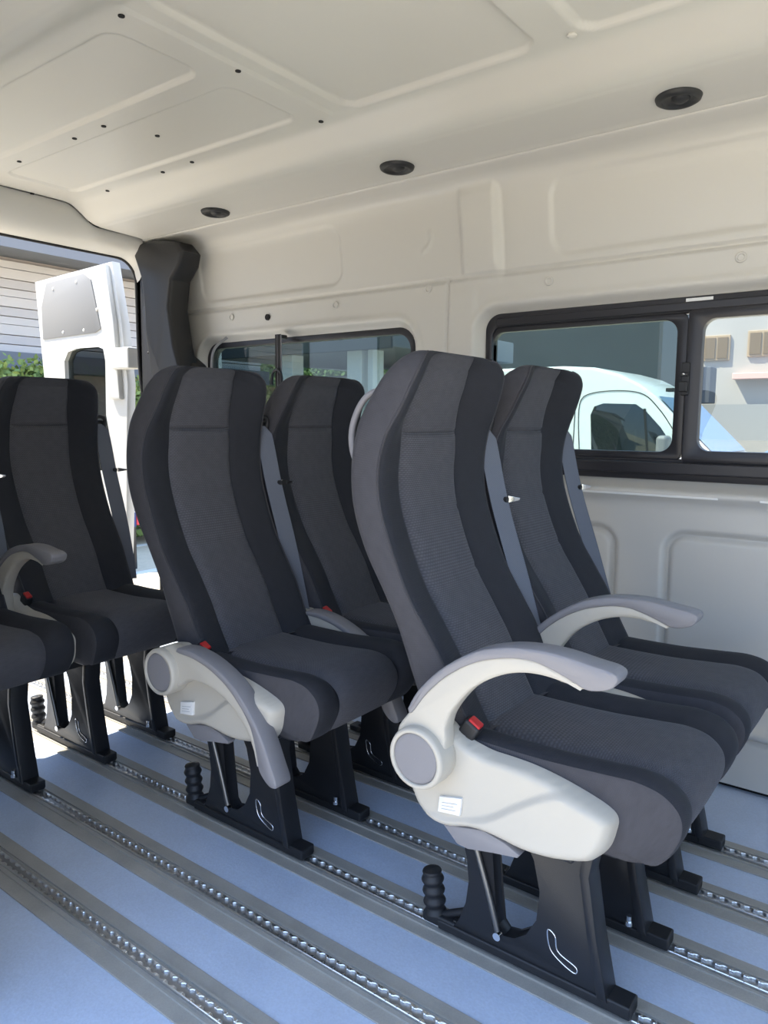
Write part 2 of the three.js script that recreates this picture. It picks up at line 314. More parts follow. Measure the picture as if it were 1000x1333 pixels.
// door side wall with the open sliding door, and the cab end
{
  const w = struct(obj('wall_right', [box(XREAR, -1.27, 0, 1.96, WR, WR + 0.06), box(-1.27, 0.45, 1.76, 1.96, WR, WR + 0.06), box(0.45, 0.60, 0, 1.96, WR, WR + 0.06), box(0.60, XF, 1.55, 1.96, WR, WR + 0.06), box(0.60, XF, -0.08, 0.85, WR, WR + 0.06)], M.paint), 'painted door side wall of the van');
  obj('cab_pane', box(0.60, XF, 0.85, 1.55, WR + 0.03, WR + 0.032), M.clear_glass, w);
  const fr = struct(obj('wall_front', [box(XF, XF + 0.08, -0.08, 0.62, -2.37, WR + 0.06), box(XF, XF + 0.08, 1.7, 1.99, -2.37, WR + 0.06)], M.dark_trim), 'dark dashboard end of the cab');
  obj('windscreen', box(XF + 0.03, XF + 0.032, 0.62, 1.7, -2.37, WR + 0.06), M.clear_glass, fr);
}
// front side window with a sliding half
{
  const [x0, x1, y0, y1, r] = WIN1;
  const w = struct(new THREE.Group(), 'black framed side window with a sliding pane'); w.name = 'window_1'; scene.add(w);
  const fixed = [-1.262, -0.655, 0.966, 1.352], slide = [-0.580, -0.03, 0.972, 1.346];
  const ring = rrect(x0 - 0.003, x1 + 0.003, y0 - 0.003, y1 + 0.003, r);
  ring.holes.push(rrect(fixed[0], -0.03, 0.945, 1.368, 0.03, THREE.Path));
  obj('frame', extrude(ring, -2.318, -2.276, 0.004), M.frame_dark, w);
  const fz = rrect(-1.268, -0.625, 0.940, 1.372, 0.028); fz.holes.push(rrect(...fixed, 0.04, THREE.Path));
  obj('fixed_frame', extrude(fz, -2.310, -2.284, 0.003), M.frame_dark, w);
  const sl = rrect(-0.621, -0.02, 0.938, 1.374, 0.012); sl.holes.push(rrect(...slide, 0.035, THREE.Path));
  obj('sliding_frame', extrude(sl, -2.300, -2.268, 0.003), M.frame_dark, w);
  obj('pane', box(-1.266, -0.63, 0.95, 1.365, -2.302, -2.298), M.tinted_glass, w).userData.label = 'dark tinted fixed pane';
  obj('pane', box(-0.60, -0.02, 0.95, 1.365, -2.289, -2.285), M.clear_glass, w).userData.label = 'clear sliding pane';
  obj('sill_rail', box(x0 + 0.02, x1 - 0.02, 0.900, 0.936, -2.285, -2.262, 0.006), M.frame_dark, w);
  obj('head_rail', box(x0 + 0.04, x1 - 0.02, 1.372, 1.398, -2.285, -2.268, 0.005), M.frame_dark, w);
  const la = px(893, 490, 2, -2.27);
  const latch = obj('latch', [box(la.x - 0.012, la.x + 0.012, la.y - 0.055, la.y + 0.04, -2.285, -2.262, 0.004), box(la.x - 0.016, la.x + 0.010, la.y - 0.045, la.y - 0.015, -2.270, -2.252, 0.004), box(la.x - 0.014, la.x + 0.010, la.y + 0.0, la.y + 0.012, -2.270, -2.254, 0.003)], M.black_plastic, w);
  obj('latch_rivet', new THREE.SphereGeometry(0.004, 10, 8).translate(la.x - 0.002, la.y + 0.006, -2.253), M.chrome, latch);
  const lb = px(910, 382, 2, -2.265);
  obj('label_tag', box(lb.x - 0.037, lb.x + 0.037, 1.398, 1.4075, -2.278, -2.2745), M.sticker, w);
}
// rear side window
{
  const [x0, x1, y0, y1, r] = WIN2;
  const w = struct(new THREE.Group(), 'rear side window behind the middle seats'); w.name = 'window_2'; scene.add(w);
  const ring = rrect(x0 - 0.003, x1 + 0.003, y0 - 0.003, y1 + 0.003, r);
  ring.holes.push(rrect(x0 + 0.03, x1 - 0.02, y0 + 0.03, y1 - 0.022, 0.06, THREE.Path));
  obj('frame', extrude(ring, -2.318, -2.280, 0.004), M.frame_dark, w);
  obj('pane', box(x0 + 0.02, x1 - 0.012, y0 + 0.02, y1 - 0.012, -2.302, -2.298), M.privacy_glass, w);
}
// dark plastic cover of the rear post
{
  const z0 = -2.245, z1 = -2.145;
  const outline = [[-2.95, 0.05], [-2.60, 0.05], [-2.60, 1.18], [-2.70, 1.30], [-2.80, 1.36], [-2.85, 1.45], [-2.865, 1.55], [-2.865, 1.645], [-2.83, 1.73], [-2.80, 1.79], [-2.84, 1.842], [-2.97, 1.848], [-3.05, 1.80], [-3.062, 1.765], [-3.06, 1.70], [-3.062, 1.58], [-3.066, 1.2], [-3.04, 1.0], [-2.97, 0.85], [-2.95, 0.75]];
  const t = struct(obj('trim_1', extrude(outline, z0, z1, 0.022, { seg: 4 }), M.dark_trim), 'dark plastic cover of the rear roof post');
  obj('recess_panel', extrude([[-3.03, 1.04], [-2.93, 0.9], [-2.90, 0.9], [-2.90, 1.50], [-2.92, 1.55], [-2.965, 1.57], [-3.02, 1.57], [-3.03, 1.55]], z1 - 0.004, z1 + 0.006, 0.004, { seg: 3 }), M.dark_trim, t);
  { const q = (u, v) => { const p = px(u, v, 2, -2.085); return [p.x, p.y]; };
    obj('pillar_head', extrude([q(176, 318), q(196, 311), q(226, 313), q(236, 326), q(233, 344), q(222, 364), q(219, 400), q(226, 450), q(244, 520), q(200, 520), q(188, 440), q(186, 400), q(182, 362), q(173, 334)], -2.20, -2.085, 0.02, { seg: 3 }), M.dark_trim, t); }
  obj('grip_rib', tube([[-2.60, 1.10, -2.20], [-2.615, 1.25, -2.195], [-2.60, 1.36, -2.20], [-2.555, 1.412, -2.235]], 0.006, 24), M.arm_grey, t).userData.label = 'grey cable along the post';
  for (const y of [1.12, 1.36]) obj('screw', new THREE.SphereGeometry(0.006, 10, 8).translate(-2.99, y, z1 + 0.006), M.black_plastic, t);
}

// ------------------------------------------------------------------ round ceiling lamps
for (const [x, label] of [[-0.600, 'round black recessed ceiling lamp over the front pair of seats'], [-1.465, 'round black recessed ceiling lamp between the two side windows'], [-2.338, 'round black recessed ceiling lamp beside the dark rear post']]) {
  const y = 1.8555, t = thing('ceiling_lamp', label, 'lamp', [x, y, -1.998], 'ceiling lamps along the soffit');
  const L = (pts, n = 40) => new THREE.LatheGeometry(pts.map((p) => new THREE.Vector2(...p)), n);
  obj('rim', L([[0.036, -0.002], [0.039, -0.011], [0.046, -0.013], [0.053, -0.009], [0.056, -0.001], [0.055, 0.004]]), M.black_plastic, t);
  obj('bowl', L([[0.001, -0.004], [0.02, -0.0042], [0.033, -0.005], [0.038, -0.009]]), M.black_metal, t);
  obj('swivel_eye', L([[0.0005, -0.018], [0.012, -0.016], [0.02, -0.010], [0.0235, 0.0], [0.024, 0.006]], 28).translate(0.006, 0, 0.004), M.black_plastic, t);
}

// ------------------------------------------------------------------ seat rails in the floor
const RAILS = [-0.782, -0.998, -1.226, -1.445, -1.667, -1.882];
{
  const lipGeo = (() => {
    const P = 0.0254, R = 0.0098, S = 0.0052, n = 6, s = new THREE.Shape(), a0 = Math.asin(S / R), hx = R * Math.cos(a0);
    s.moveTo(-P / 2, 0.0128); s.lineTo(P / 2, 0.0128); s.lineTo(P / 2, S); s.lineTo(hx, S);
    for (let i = 1; i < n; i++) { const a = a0 + (Math.PI - 2 * a0) * i / n; s.lineTo(R * Math.cos(a), R * Math.sin(a)); }
    s.lineTo(-hx, S); s.lineTo(-P / 2, S);
    return new THREE.ExtrudeGeometry(s, { depth: 0.0035, bevelEnabled: true, bevelThickness: 0.0015, bevelSize: 0.0012, bevelOffset: -0.0012, bevelSegments: 1 }).rotateX(-Math.PI / 2);
  })();
  const X0 = XREAR + 0.06, X1 = 0.35, n = Math.floor((X1 - X0) / 0.0254), parts = [];
  for (let i = 0; i < n; i++) for (const flip of [0, Math.PI]) parts.push(lipGeo.clone().rotateY(flip).translate(X0 + (i + 0.5) * 0.0254, 0.0045, 0));
  const lips = mergeGeometries(parts);
  const band = box(X0, X1, 0, 0.0035, -0.056, 0.056, 0.0015);
  { const uv = band.attributes.uv, p = band.attributes.position; for (let i = 0; i < uv.count; i++) uv.setXY(i, p.getX(i), p.getZ(i)); }
  const flank = [box(X0, X1, 0.0035, 0.0075, 0.0215, 0.026), box(X0, X1, 0.0035, 0.0075, -0.026, -0.0215)], chan = box(X0, X1, 0.0032, 0.0046, -0.0125, 0.0125);
  const flankG = mergeGeometries(flank);
  const names = ['seat rail under the free aisle side of the rear bench, beside the sliding door', 'seat rail in the open aisle, second from the sliding door', 'seat rail under the aisle legs of the front and middle seats', 'seat rail under the inner legs of the aisle seats', 'seat rail under the inner legs of the window seats', 'seat rail under the outer legs of the window seats, next to the side wall'];
  RAILS.forEach((z, i) => {
    const t = thing('seat_rail', names[i].replace('seat rail', 'aluminium seat rail'), 'rail', [0, 0, z], 'seat rails along the floor');
    obj('grey_strip', band, M.band, t); obj('channel', chan, M.alu_dull, t); obj('side_rib', flankG, M.band, t);
    const l = obj('scalloped_lips', lips, M.alu, t); l.userData.kind = 'stuff'; l.userData.label = 'row of bright scalloped track lips';
  });
}

// ------------------------------------------------------------------ seats
const SEAT = {};
{
  const vec = (a) => a.map((p) => V(p[0], p[1], 0));
  const backPairs = [[-.285, .470, -.395, .445], [-.322, .535, -.415, .515], [-.352, .596, -.437, .575], [-.395, .662, -.466, .655], [-.433, .720, -.494, .712], [-.477, .820, -.545, .80], [-.500, .897, -.573, .885], [-.503, .962, -.578, .968], [-.490, 1.024, -.566, 1.045], [-.467, 1.072, -.545, 1.098], [-.446, 1.122, -.518, 1.142], [-.436, 1.154, -.490, 1.170], [-.438, 1.176, -.466, 1.185], [-.450, 1.188, -.452, 1.1885]];
  const F = new THREE.CatmullRomCurve3(vec(backPairs.map((p) => [p[0], p[1]]))), B = new THREE.CatmullRomCurve3(vec(backPairs.map((p) => [p[2], p[3]])));
  const wid = curve1([[0, .190], [.15, .196], [.35, .203], [.5, .207], [.6, .202], [.69, .189], [.77, .178], [.846, .167], [.92, .148], [.97, .128], [1, .10]]);
  const seamY = [[1.022, .009, .0045], [.865, .0028, .005], [.735, .0028, .005]];
  // off-surface shape across the seat: v (share of half width), e (metres off the front line)
  const frontOff = curve1([[0, -.008], [.30, -.009], [.46, -.013], [.498, -.021], [.518, -.021], [.56, -.014], [.68, -.006], [.80, .001], [.90, .005], [.955, .004], [.985, 0]]);
  const headOff = curve1([[0, -.034], [.30, -.035], [.46, -.039], [.498, -.046], [.518, -.046], [.56, -.038], [.68, -.020], [.80, -.004], [.90, .004], [.955, .004], [.985, 0]]);
  function backPoint(s, v, front, bd) {
    const f = F.getPoint(s), b = B.getPoint(s), n = f.clone().sub(b), th = n.length(), w = wid(s); n.normalize();
    const k = Math.min(1, th / 0.06), head = smooth(0.97, 1.09, f.y);
    if (front) {
      let e = (frontOff(Math.abs(v)) * (1 - head) + headOff(Math.abs(v)) * head) * k;
      if (Math.abs(v) < 0.505) for (const [y, d, wd] of seamY) e -= d * Math.exp(-(((f.y - y) / wd) ** 2));
      const q = f.clone().addScaledVector(n, e); return [q.x, q.y, v * w, v * w, s * 0.85];
    }
    const q = b.clone().addScaledVector(n, bd * th); return [q.x, q.y, v * w, v * w, s * 0.85];
  }
  const NS = 150;
  const shellSec = [[.985, 1.0], [1.0, .9], [1.0, .7], [1.0, .45], [.992, .25], [.965, .08], [.9, -.02], [.75, -.1], [.5, -.16], [.25, -.19], [0, -.2]];
  const shellAll = [...shellSec, ...shellSec.slice(0, -1).reverse().map(([v, d]) => [-v, d])];
  SEAT.shell = grid(shellAll.length - 1, NS, (a, b, i) => { const [v, d] = shellAll[i], q = backPoint(b, v, false, d); q[3] = i * 0.02; return q; });
  SEAT.bolster = (sg) => grid(16, NS, (a, b) => backPoint(b, sg * (.985 + (.508 - .985) * a), true));
  // split at the seam under the headrest
  let sSplit = 0; for (let i = 0; i < 1000; i++) if (F.getPoint(i / 1000).y < 1.022) sSplit = i / 1000;
  SEAT.centre = grid(28, 150, (a, b) => backPoint(b * sSplit, -.508 + 1.016 * a, true));
  SEAT.headPanel = grid(28, 60, (a, b) => backPoint(sSplit + (1 - sSplit) * b, -.508 + 1.016 * a, true));
  SEAT.piping = mergeGeometries([1, -1].map((sg) => tube(Array.from({ length: 40 }, (_, i) => backPoint(i / 40, sg * .984, true).slice(0, 3)), .0028, 120, false, 6)));
  SEAT.bottomCap = grid(8, 2, (a, b) => { const f = F.getPoint(0), k = B.getPoint(0), v = (a * 2 - 1) * .19; return [k.x + (f.x - k.x) * b, k.y + (f.y - k.y) * b, v, v, b]; });

  const cushPairs = [[-.40, .476, -.40, .365], [-.30, .473, -.30, .350], [-.15, .473, -.16, .343], [-.05, .479, -.08, .340], [.015, .482, -.03, .339], [.055, .472, -.005, .339], [.079, .448, .008, .340], [.083, .418, .015, .341], [.068, .378, .020, .342], [.050, .352, .026, .343], [.036, .343, .032, .3435]];
  const T = new THREE.CatmullRomCurve3(vec(cushPairs.map((p) => [p[0], p[1]]))), U = new THREE.CatmullRomCurve3(vec(cushPairs.map((p) => [p[2], p[3]])));
  const cw = curve1([[0, .190], [.35, .195], [.5, .195], [.65, .192], [.8, .189], [1, .178]]);
  const topOff = curve1([[0, .004], [.35, .002], [.52, -.004], [.575, -.013], [.60, -.013], [.66, -.003], [.78, .006], [.90, .007], [.955, .004], [.985, 0]]);
  function cushPoint(s, v, top, d) {
    const f = T.getPoint(s), b = U.getPoint(s), n = f.clone().sub(b), th = n.length(); n.normalize();
    const k = Math.min(1, th / 0.05), q = top ? f.clone().addScaledVector(n, topOff(Math.abs(v)) * k) : b.clone().addScaledVector(n, d * th);
    return [q.x, q.y, v * cw(s), v * cw(s), s * 0.75];
  }
  const cs = [[.985, 1.0], [1.0, .93], [1.005, .7], [1.0, .4], [.985, .15], [.94, .0], [.6, -.01], [0, -.01]], csAll = [...cs, ...cs.slice(0, -1).reverse().map(([v, d]) => [-v, d])];
  SEAT.cushion = grid(csAll.length - 1, 80, (a, b, i) => { const q = cushPoint(b, csAll[i][0], false, csAll[i][1]); q[3] = i * 0.03; return q; });
  SEAT.cushBolster = (sg) => grid(14, 80, (a, b) => cushPoint(b, sg * (.985 + (.578 - .985) * a), true));
  SEAT.cushCentre = grid(24, 80, (a, b) => cushPoint(b, -.578 + 1.156 * a, true));
  SEAT.pan = mergeGeometries([box(-.36, -.02, .325, .348, -.17, .17, 0.008), box(-.34, -.30, .30, .335, -.19, .19, .006), box(-.13, -.09, .30, .335, -.19, .19, .006)]);

  // armrest, drawn raised, about its pivot
  const PV = [-.361, .444]; SEAT.pivot = PV;
  const rel = (pts) => pts.map(([x, y]) => [x - PV[0], y - PV[1]]);
  // outlines read off the photo on the plane of the front aisle seat's armrest and shield (close-up at 2.5 times, from 450, 800)
  const onSide = (pts, dz) => pts.map(([u, v]) => { const p = px(450 + u / 2.5, 800 + v / 2.5, 2, -1.332 + dz); return [p.x + 0.364, p.y]; });
  const armOut = [[165, 400], [172, 360], [200, 306], [232, 250], [300, 184], [400, 128], [500, 108], [600, 112], [700, 132], [800, 166], [860, 186], [886, 208], [876, 236], [845, 250], [800, 252], [768, 242]];
  const armIn = [[720, 228], [640, 201], [560, 192], [480, 207], [400, 250], [342, 318], [322, 370], [322, 420], [300, 500], [180, 500]];
  const padLow = [[768, 243], [725, 214], [660, 178], [600, 153], [520, 145], [420, 158], [330, 200], [262, 258], [212, 322]];
  SEAT.arm = extrude(rel(onSide([[165, 400], [172, 360], [204, 318], [252, 258], [322, 198], [412, 150], [520, 135], [604, 145], [668, 172], [735, 212], [775, 246], ...armIn], .258)), .222, .258, .006, { seg: 3, curved: true });
  SEAT.armPad = extrude(rel(onSide([...armOut.slice(2), ...padLow.slice(1)], .262)), .214, .263, .006, { seg: 4, curved: true });
  SEAT.hub = new THREE.LatheGeometry([[.001, .218], [.056, .218], [.058, .230], [.058, .268], [.055, .275], [.0485, .276], [.0475, .271]].map((p) => new THREE.Vector2(...p)), 40).rotateX(Math.PI / 2);
  SEAT.hubCap = new THREE.LatheGeometry([[.0005, .2745], [.04, .2742], [.0462, .2728], [.0475, .270]].map((p) => new THREE.Vector2(...p)), 40).rotateX(Math.PI / 2);
  // side shield
  const shPts = onSide([[160, 470], [190, 530], [205, 575], [230, 630], [275, 675], [330, 700], [400, 705], [470, 728], [560, 778], [660, 810], [760, 823], [805, 815], [842, 780], [864, 725], [868, 690], [850, 660], [800, 622], [700, 562], [600, 512], [520, 482], [460, 462], [420, 442], [380, 418], [350, 388], [325, 360], [290, 345], [220, 345], [170, 390], [152, 430]], .226);
  const shCurve = new THREE.SplineCurve([...shPts, shPts[0]].map((p) => new THREE.Vector2(...p))).getPoints(140).slice(0, -1).map((p) => [p.x, p.y]);
  const sdPoly = (x, y) => {            // distance to the outline, negative inside
    let d = 1e9, ins = false, ex = 0, ey = 0;
    for (let i = 0, j = shCurve.length - 1; i < shCurve.length; j = i++) {
      const [ax, ay] = shCurve[i], [bx, by] = shCurve[j], wx = x - ax, wy = y - ay, vx = bx - ax, vy = by - ay, t = Math.min(1, Math.max(0, (wx * vx + wy * vy) / (vx * vx + vy * vy)));
      const qx = wx - vx * t, qy = wy - vy * t, q = Math.hypot(qx, qy); if (q < d) { d = q; ex = x - qx; ey = y - qy; }
      if ((ay > y) !== (by > y) && x < vx * (y - ay) / vy + ax) ins = !ins;
    }
    return [ins ? -d : d, ex, ey];
  };
  const creasePts = onSide([[150, 600], [290, 640], [340, 656], [420, 655], [480, 644], [560, 610], [640, 582], [700, 572], [780, 572], [880, 600]], .226), crease = curve1(creasePts);
  const shX = [-.44, .02], shY = [.29, .53], shn = [92, 48], cell = .005;
  SEAT.shield = grid(...shn, (a, b) => {
    let x = shX[0] + (shX[1] - shX[0]) * a, y = shY[0] + (shY[1] - shY[0]) * b; const [d, ex, ey] = sdPoly(x, y); let e = Math.max(0, -d);
    if (d > -cell * .3) { x = ex; y = ey; e = 0; }
    const k = Math.min(1, e / .018), dc = crease(x) - y;
    const z = .196 + .030 * Math.sqrt(1 - (1 - k) * (1 - k)) + .009 * smooth(-.001, .016, dc) * k * smooth(0.02, -.06, x) - .004 * smooth(.03, .08, dc);
    return [x, y, z, x, y];
  }, (a, b) => sdPoly(shX[0] + (shX[1] - shX[0]) * a, shY[0] + (shY[1] - shY[0]) * b)[0] < cell * .5);
  SEAT.lowerCover = extrude(onSide([[320, 680], [365, 745], [400, 762], [480, 775], [560, 792], [570, 782], [520, 740], [450, 700]], .215), .196, .219, .004);
  const stp = onSide([[306, 592], [377, 600], [371, 656], [300, 640]], .232), stz = .2325;
  SEAT.sticker = extrude(stp, .222, stz, 0.0006);
  const stl = (t, w0, w1) => { const L = (a, b, k) => [a[0] + (b[0] - a[0]) * k, a[1] + (b[1] - a[1]) * k], A = L(stp[0], stp[3], t), B = L(stp[1], stp[2], t); return rod([...L(A, B, w0), stz], [...L(A, B, w1), stz], .0006, 5); };
  SEAT.stickerPrint = mergeGeometries([stl(.35, .15, .85), stl(.55, .15, .7), stl(.75, .15, .8)]);
  // buckle
  SEAT.buckle = new RoundedBoxGeometry(.034, .062, .026, 3, .006); SEAT.buckleRed = new RoundedBoxGeometry(.026, .010, .018, 2, .003).translate(.002, .030, 0);
  // pedestal
  SEAT.leg = extrude([[-.075, .33], [-.088, .25], [-.070, .14], [-.046, .028], [-.365, .028], [-.352, .05], [-.338, .09], [-.332, .14], [-.338, .19], [-.352, .24], [-.372, .29], [-.385, .33]], -.017, .017, .004, { holes: [[[-.285, .25], [-.255, .285], [-.215, .285], [-.188, .24], [-.174, .18], [-.179, .12], [-.2, .08], [-.226, .06], [-.252, .055], [-.266, .07], [-.276, .15]]] });
  SEAT.legFlange = extrude([[-.090, .33], [-.101, .25], [-.083, .14], [-.060, .028], [-.040, .028], [-.064, .14], [-.082, .25], [-.069, .33]], -.026, .026, .004);
  SEAT.strut = tube([[-.318, .235, .020], [-.285, .14, .020], [-.262, .066, .020]], .0065, 16); 
  SEAT.strutEnd = new THREE.CylinderGeometry(.008, .008, .012, 16).rotateX(Math.PI / 2).translate(-.260, .058, .022);
  SEAT.emblem = tube([[-.158, .115, .018], [-.145, .108, .018], [-.138, .080, .018], [-.100, .062, .018], [-.102, .052, .018], [-.148, .072, .018], [-.158, .095, .018]], .0016, 48, true, 6);
  SEAT.foot = mergeGeometries([box(-.40, 0, .010, .030, -.021, .021, .004), box(-.055, .0, .012, .036, -.0225, .0225, .004), box(-.37, -.04, .024, .036, -.011, .011, .003)].map((g) => g));
  const gp = []; for (let i = 0; i <= 26; i++) { const t = i / 26; gp.push([(.0215 + .0025 * Math.cos(t * Math.PI * 8)) * (t > .93 ? .82 : 1) * (t === 1 ? .02 : 1), t * .094]); }
  SEAT.grip = mergeGeometries([new THREE.LatheGeometry(gp.map((p) => new THREE.Vector2(...p)), 20).rotateZ(.12).translate(-.418, .030, 0), box(-.44, -.36, .010, .034, -.018, .018, .006), rod([-.418, .02, 0], [-.345, .06, 0], .008)].map((g) => (g.index ? g.toNonIndexed() : g)));
  SEAT.bolt = mergeGeometries([new THREE.CylinderGeometry(.006, .006, .02, 12).translate(-.075, .052, .030), new THREE.CylinderGeometry(.009, .009, .008, 6).translate(-.075, .046, .030)]);
  // belt webbing: ribbon along a path
  const path = new THREE.CatmullRomCurve3([V(-.508, 1.035, -.215), V(-.503, 1.0, -.224), V(-.470, .86, -.228), V(-.415, .70, -.226), V(-.365, .56, -.216), V(-.335, .485, -.205)]);
  SEAT.belt = grid(3, 60, (a, b, i) => { const q = path.getPoint(b), t = path.getTangent(b), n = V(-t.y, t.x, 0).normalize(), w = .0245 * Math.min(1, .45 + b * 4); const s = [[-1, -1], [-1, 1], [1, 1], [1, -1]][i]; q.addScaledVector(n, -s[1] * .0008); return [q.x - s[0] * w * .48, q.y, q.z + s[0] * w * .88, s[0] * w, b * .6]; });
  SEAT.beltGuide = mergeGeometries([tube([[-.510, 1.020, -.236], [-.500, 1.055, -.232], [-.505, 1.062, -.212], [-.515, 1.030, -.195]], .0065, 20), new RoundedBoxGeometry(.03, .03, .05, 2, .008).translate(-.525, 1.035, -.212)].map((g) => g.toNonIndexed()));
  SEAT.tongue = extrude([[0, -.008], [.034, -.003], [.036, .002], [0, .009]], -.002, .002, .0005).rotateY(1.15).translate(-.462, .868, -.252);
  SEAT.tongueStop = new THREE.CylinderGeometry(.007, .007, .008, 12).rotateZ(Math.PI / 2).translate(-.463, .868, -.246);
  SEAT.grabHandle = tube([[-.515, 1.118, .150], [-.562, 1.098, .165], [-.590, 1.045, .172], [-.590, .995, .174], [-.568, .945, .172]], .007, 40);
}
const geoBolster = [SEAT.bolster(1), SEAT.bolster(-1)], geoCush = [SEAT.cushBolster(1), SEAT.cushBolster(-1)];
function makeSeat(label, xf, zc, legRails, armDown, handle) {
  const t = thing('passenger_seat', label, 'seat', [xf, 0, zc], 'passenger seats');
  const b = obj('backrest', SEAT.shell, M.fabric_side, t);
  for (const g of geoBolster) obj('side_bolster', g, M.fabric_bolster, b);
  obj('centre_panel', SEAT.centre, M.fabric_panel, b); obj('headrest_panel', SEAT.headPanel, M.fabric_panel, b); obj('underside', SEAT.bottomCap, M.fabric_side, b); obj('piping', SEAT.piping, M.fabric_side, b);
  if (handle) obj('grab_handle', SEAT.grabHandle, M.arm_grey, b);
  const c = obj('cushion', SEAT.cushion, M.fabric_side, t);
  for (const g of geoCush) obj('side_bolster', g, M.fabric_bolster, c);
  obj('centre_panel', SEAT.cushCentre, M.fabric_panel, c);
  obj('seat_pan', SEAT.pan, M.black_metal, t);
  const s = obj('side_shield', SEAT.shield, M.shield_plastic, t);
  obj('lower_cover', SEAT.lowerCover, M.arm_grey, s);
  const st = obj('sticker', SEAT.sticker, M.sticker, s); obj('print', SEAT.stickerPrint, M.sticker_print, st);
  s.remove(st); t.add(st); st.name = 'sticker';
  const arm = obj('armrest', SEAT.arm, M.shield_plastic, t);
  arm.position.set(SEAT.pivot[0], SEAT.pivot[1], 0); arm.rotation.z = armDown ? -1.0 : 0;
  obj('arm_pad', SEAT.armPad, M.arm_grey, arm); obj('pivot_hub', SEAT.hub, M.shield_plastic, arm); obj('hub_cap', SEAT.hubCap, M.arm_grey, arm);
  const bk = obj('buckle', SEAT.buckle, M.black_plastic, t); bk.position.set(-.300, .481, .190); bk.rotation.set(0.12, 0, -.55);
  obj('release_button', SEAT.buckleRed, M.red_plastic, bk);
  legRails.forEach((rz, i) => {
    const l = obj('leg', SEAT.leg, M.black_metal, t); l.position.z = rz - zc; l.position.x = xf === XROW[1] ? -0.028 : 0;
    obj('front_flange', SEAT.legFlange, M.black_metal, l); obj('strut', SEAT.strut, M.strut_steel, l); obj('strut_bolt', SEAT.strutEnd, M.chrome, l); obj('foot', SEAT.foot, M.black_plastic, l);
    if (i === 0) { obj('emblem', SEAT.emblem, M.chrome, l); obj('release_grip', SEAT.grip, M.black_plastic, l); }
    else obj('bolt', SEAT.bolt, M.chrome, l);
  });
  const be = obj('seat_belt', SEAT.belt, M.webbing, t);
  obj('belt_guide', SEAT.beltGuide, M.black_plastic, be); obj('belt_stop', SEAT.tongueStop, M.black_plastic, be); obj('belt_tongue', SEAT.tongue, M.chrome, be);
  return t;
}
const XROW = [-0.364, -1.118, -1.965];
makeSeat('charcoal aisle seat of the front pair, cream armrest raised, red buckle in view', XROW[0], -1.332, [RAILS[2], RAILS[3]], false, true);
makeSeat('charcoal window seat of the front pair, beside the sliding window', XROW[0], -1.778, [RAILS[4], RAILS[5]], false);
makeSeat('charcoal aisle seat of the middle pair with its armrest folded down', XROW[1], -1.332, [RAILS[2], RAILS[3]], true);
makeSeat('charcoal window seat of the middle pair, beside the rear side window', XROW[1], -1.778, [RAILS[4], RAILS[5]], true);
makeSeat('charcoal rear row seat with raised armrest, directly behind the middle aisle seat', XROW[2], -1.332, [RAILS[2], RAILS[3]], false);
makeSeat('charcoal rear row seat standing in line with the aisle', XROW[2], -0.888, [RAILS[0], RAILS[1]], false);

// wall mounted belt hanging in front of the rear side window
{
  const a = px(362, 430, 2, -2.215), b = px(362, 500, 2, -2.1);
  const t = thing('wall_belt', 'black seat belt strap hanging from the wall before the rear side window', 'seat belt', [a.x, 0, -2.215]);
  obj('strap', box(-.016, .016, 0.55, 1.402, -.002, .002), M.rubber, t);
  obj('strap_edge', [box(.0165, .0185, 0.55, 1.40, -.003, .003), box(-.0035, -.002, 0.55, 1.40, .002, .003)], M.arm_grey, t);
  obj('anchor', box(-.009, .009, 1.386, 1.402, -.045, 0, 0.003), M.black_plastic, t);
  obj('ring', tube([[-.03, 1.20, .01], [-.022, 1.245, .01], [.0, 1.26, .01], [.022, 1.245, .01], [.03, 1.20, .01]], .006, 24), M.black_metal, t);
}

// ------------------------------------------------------------------ outside
const GY = -0.62;
{
  const g = struct(obj('ground', new THREE.BoxGeometry(160, 0.2, 160).translate(0, GY - 0.1, 0), M.concrete), 'pale sunlit yard');
  const uv = g.geometry.attributes.uv, p = g.geometry.attributes.position;
  for (let i = 0; i < uv.count; i++) uv.setXY(i, p.getX(i), p.getZ(i));
  obj('road', box(-30, 30, GY, GY + 0.003, -30, -13), M.asphalt, g);
  for (const [u, v] of [[189, 709], [191, 744]]) { const q = px(u, v, 1, GY); obj('parking_line', box(q.x - 0.06, q.x + 0.06, GY, GY + 0.004, q.z - 2.2, q.z + 1.2), M.line_paint, g); }
}
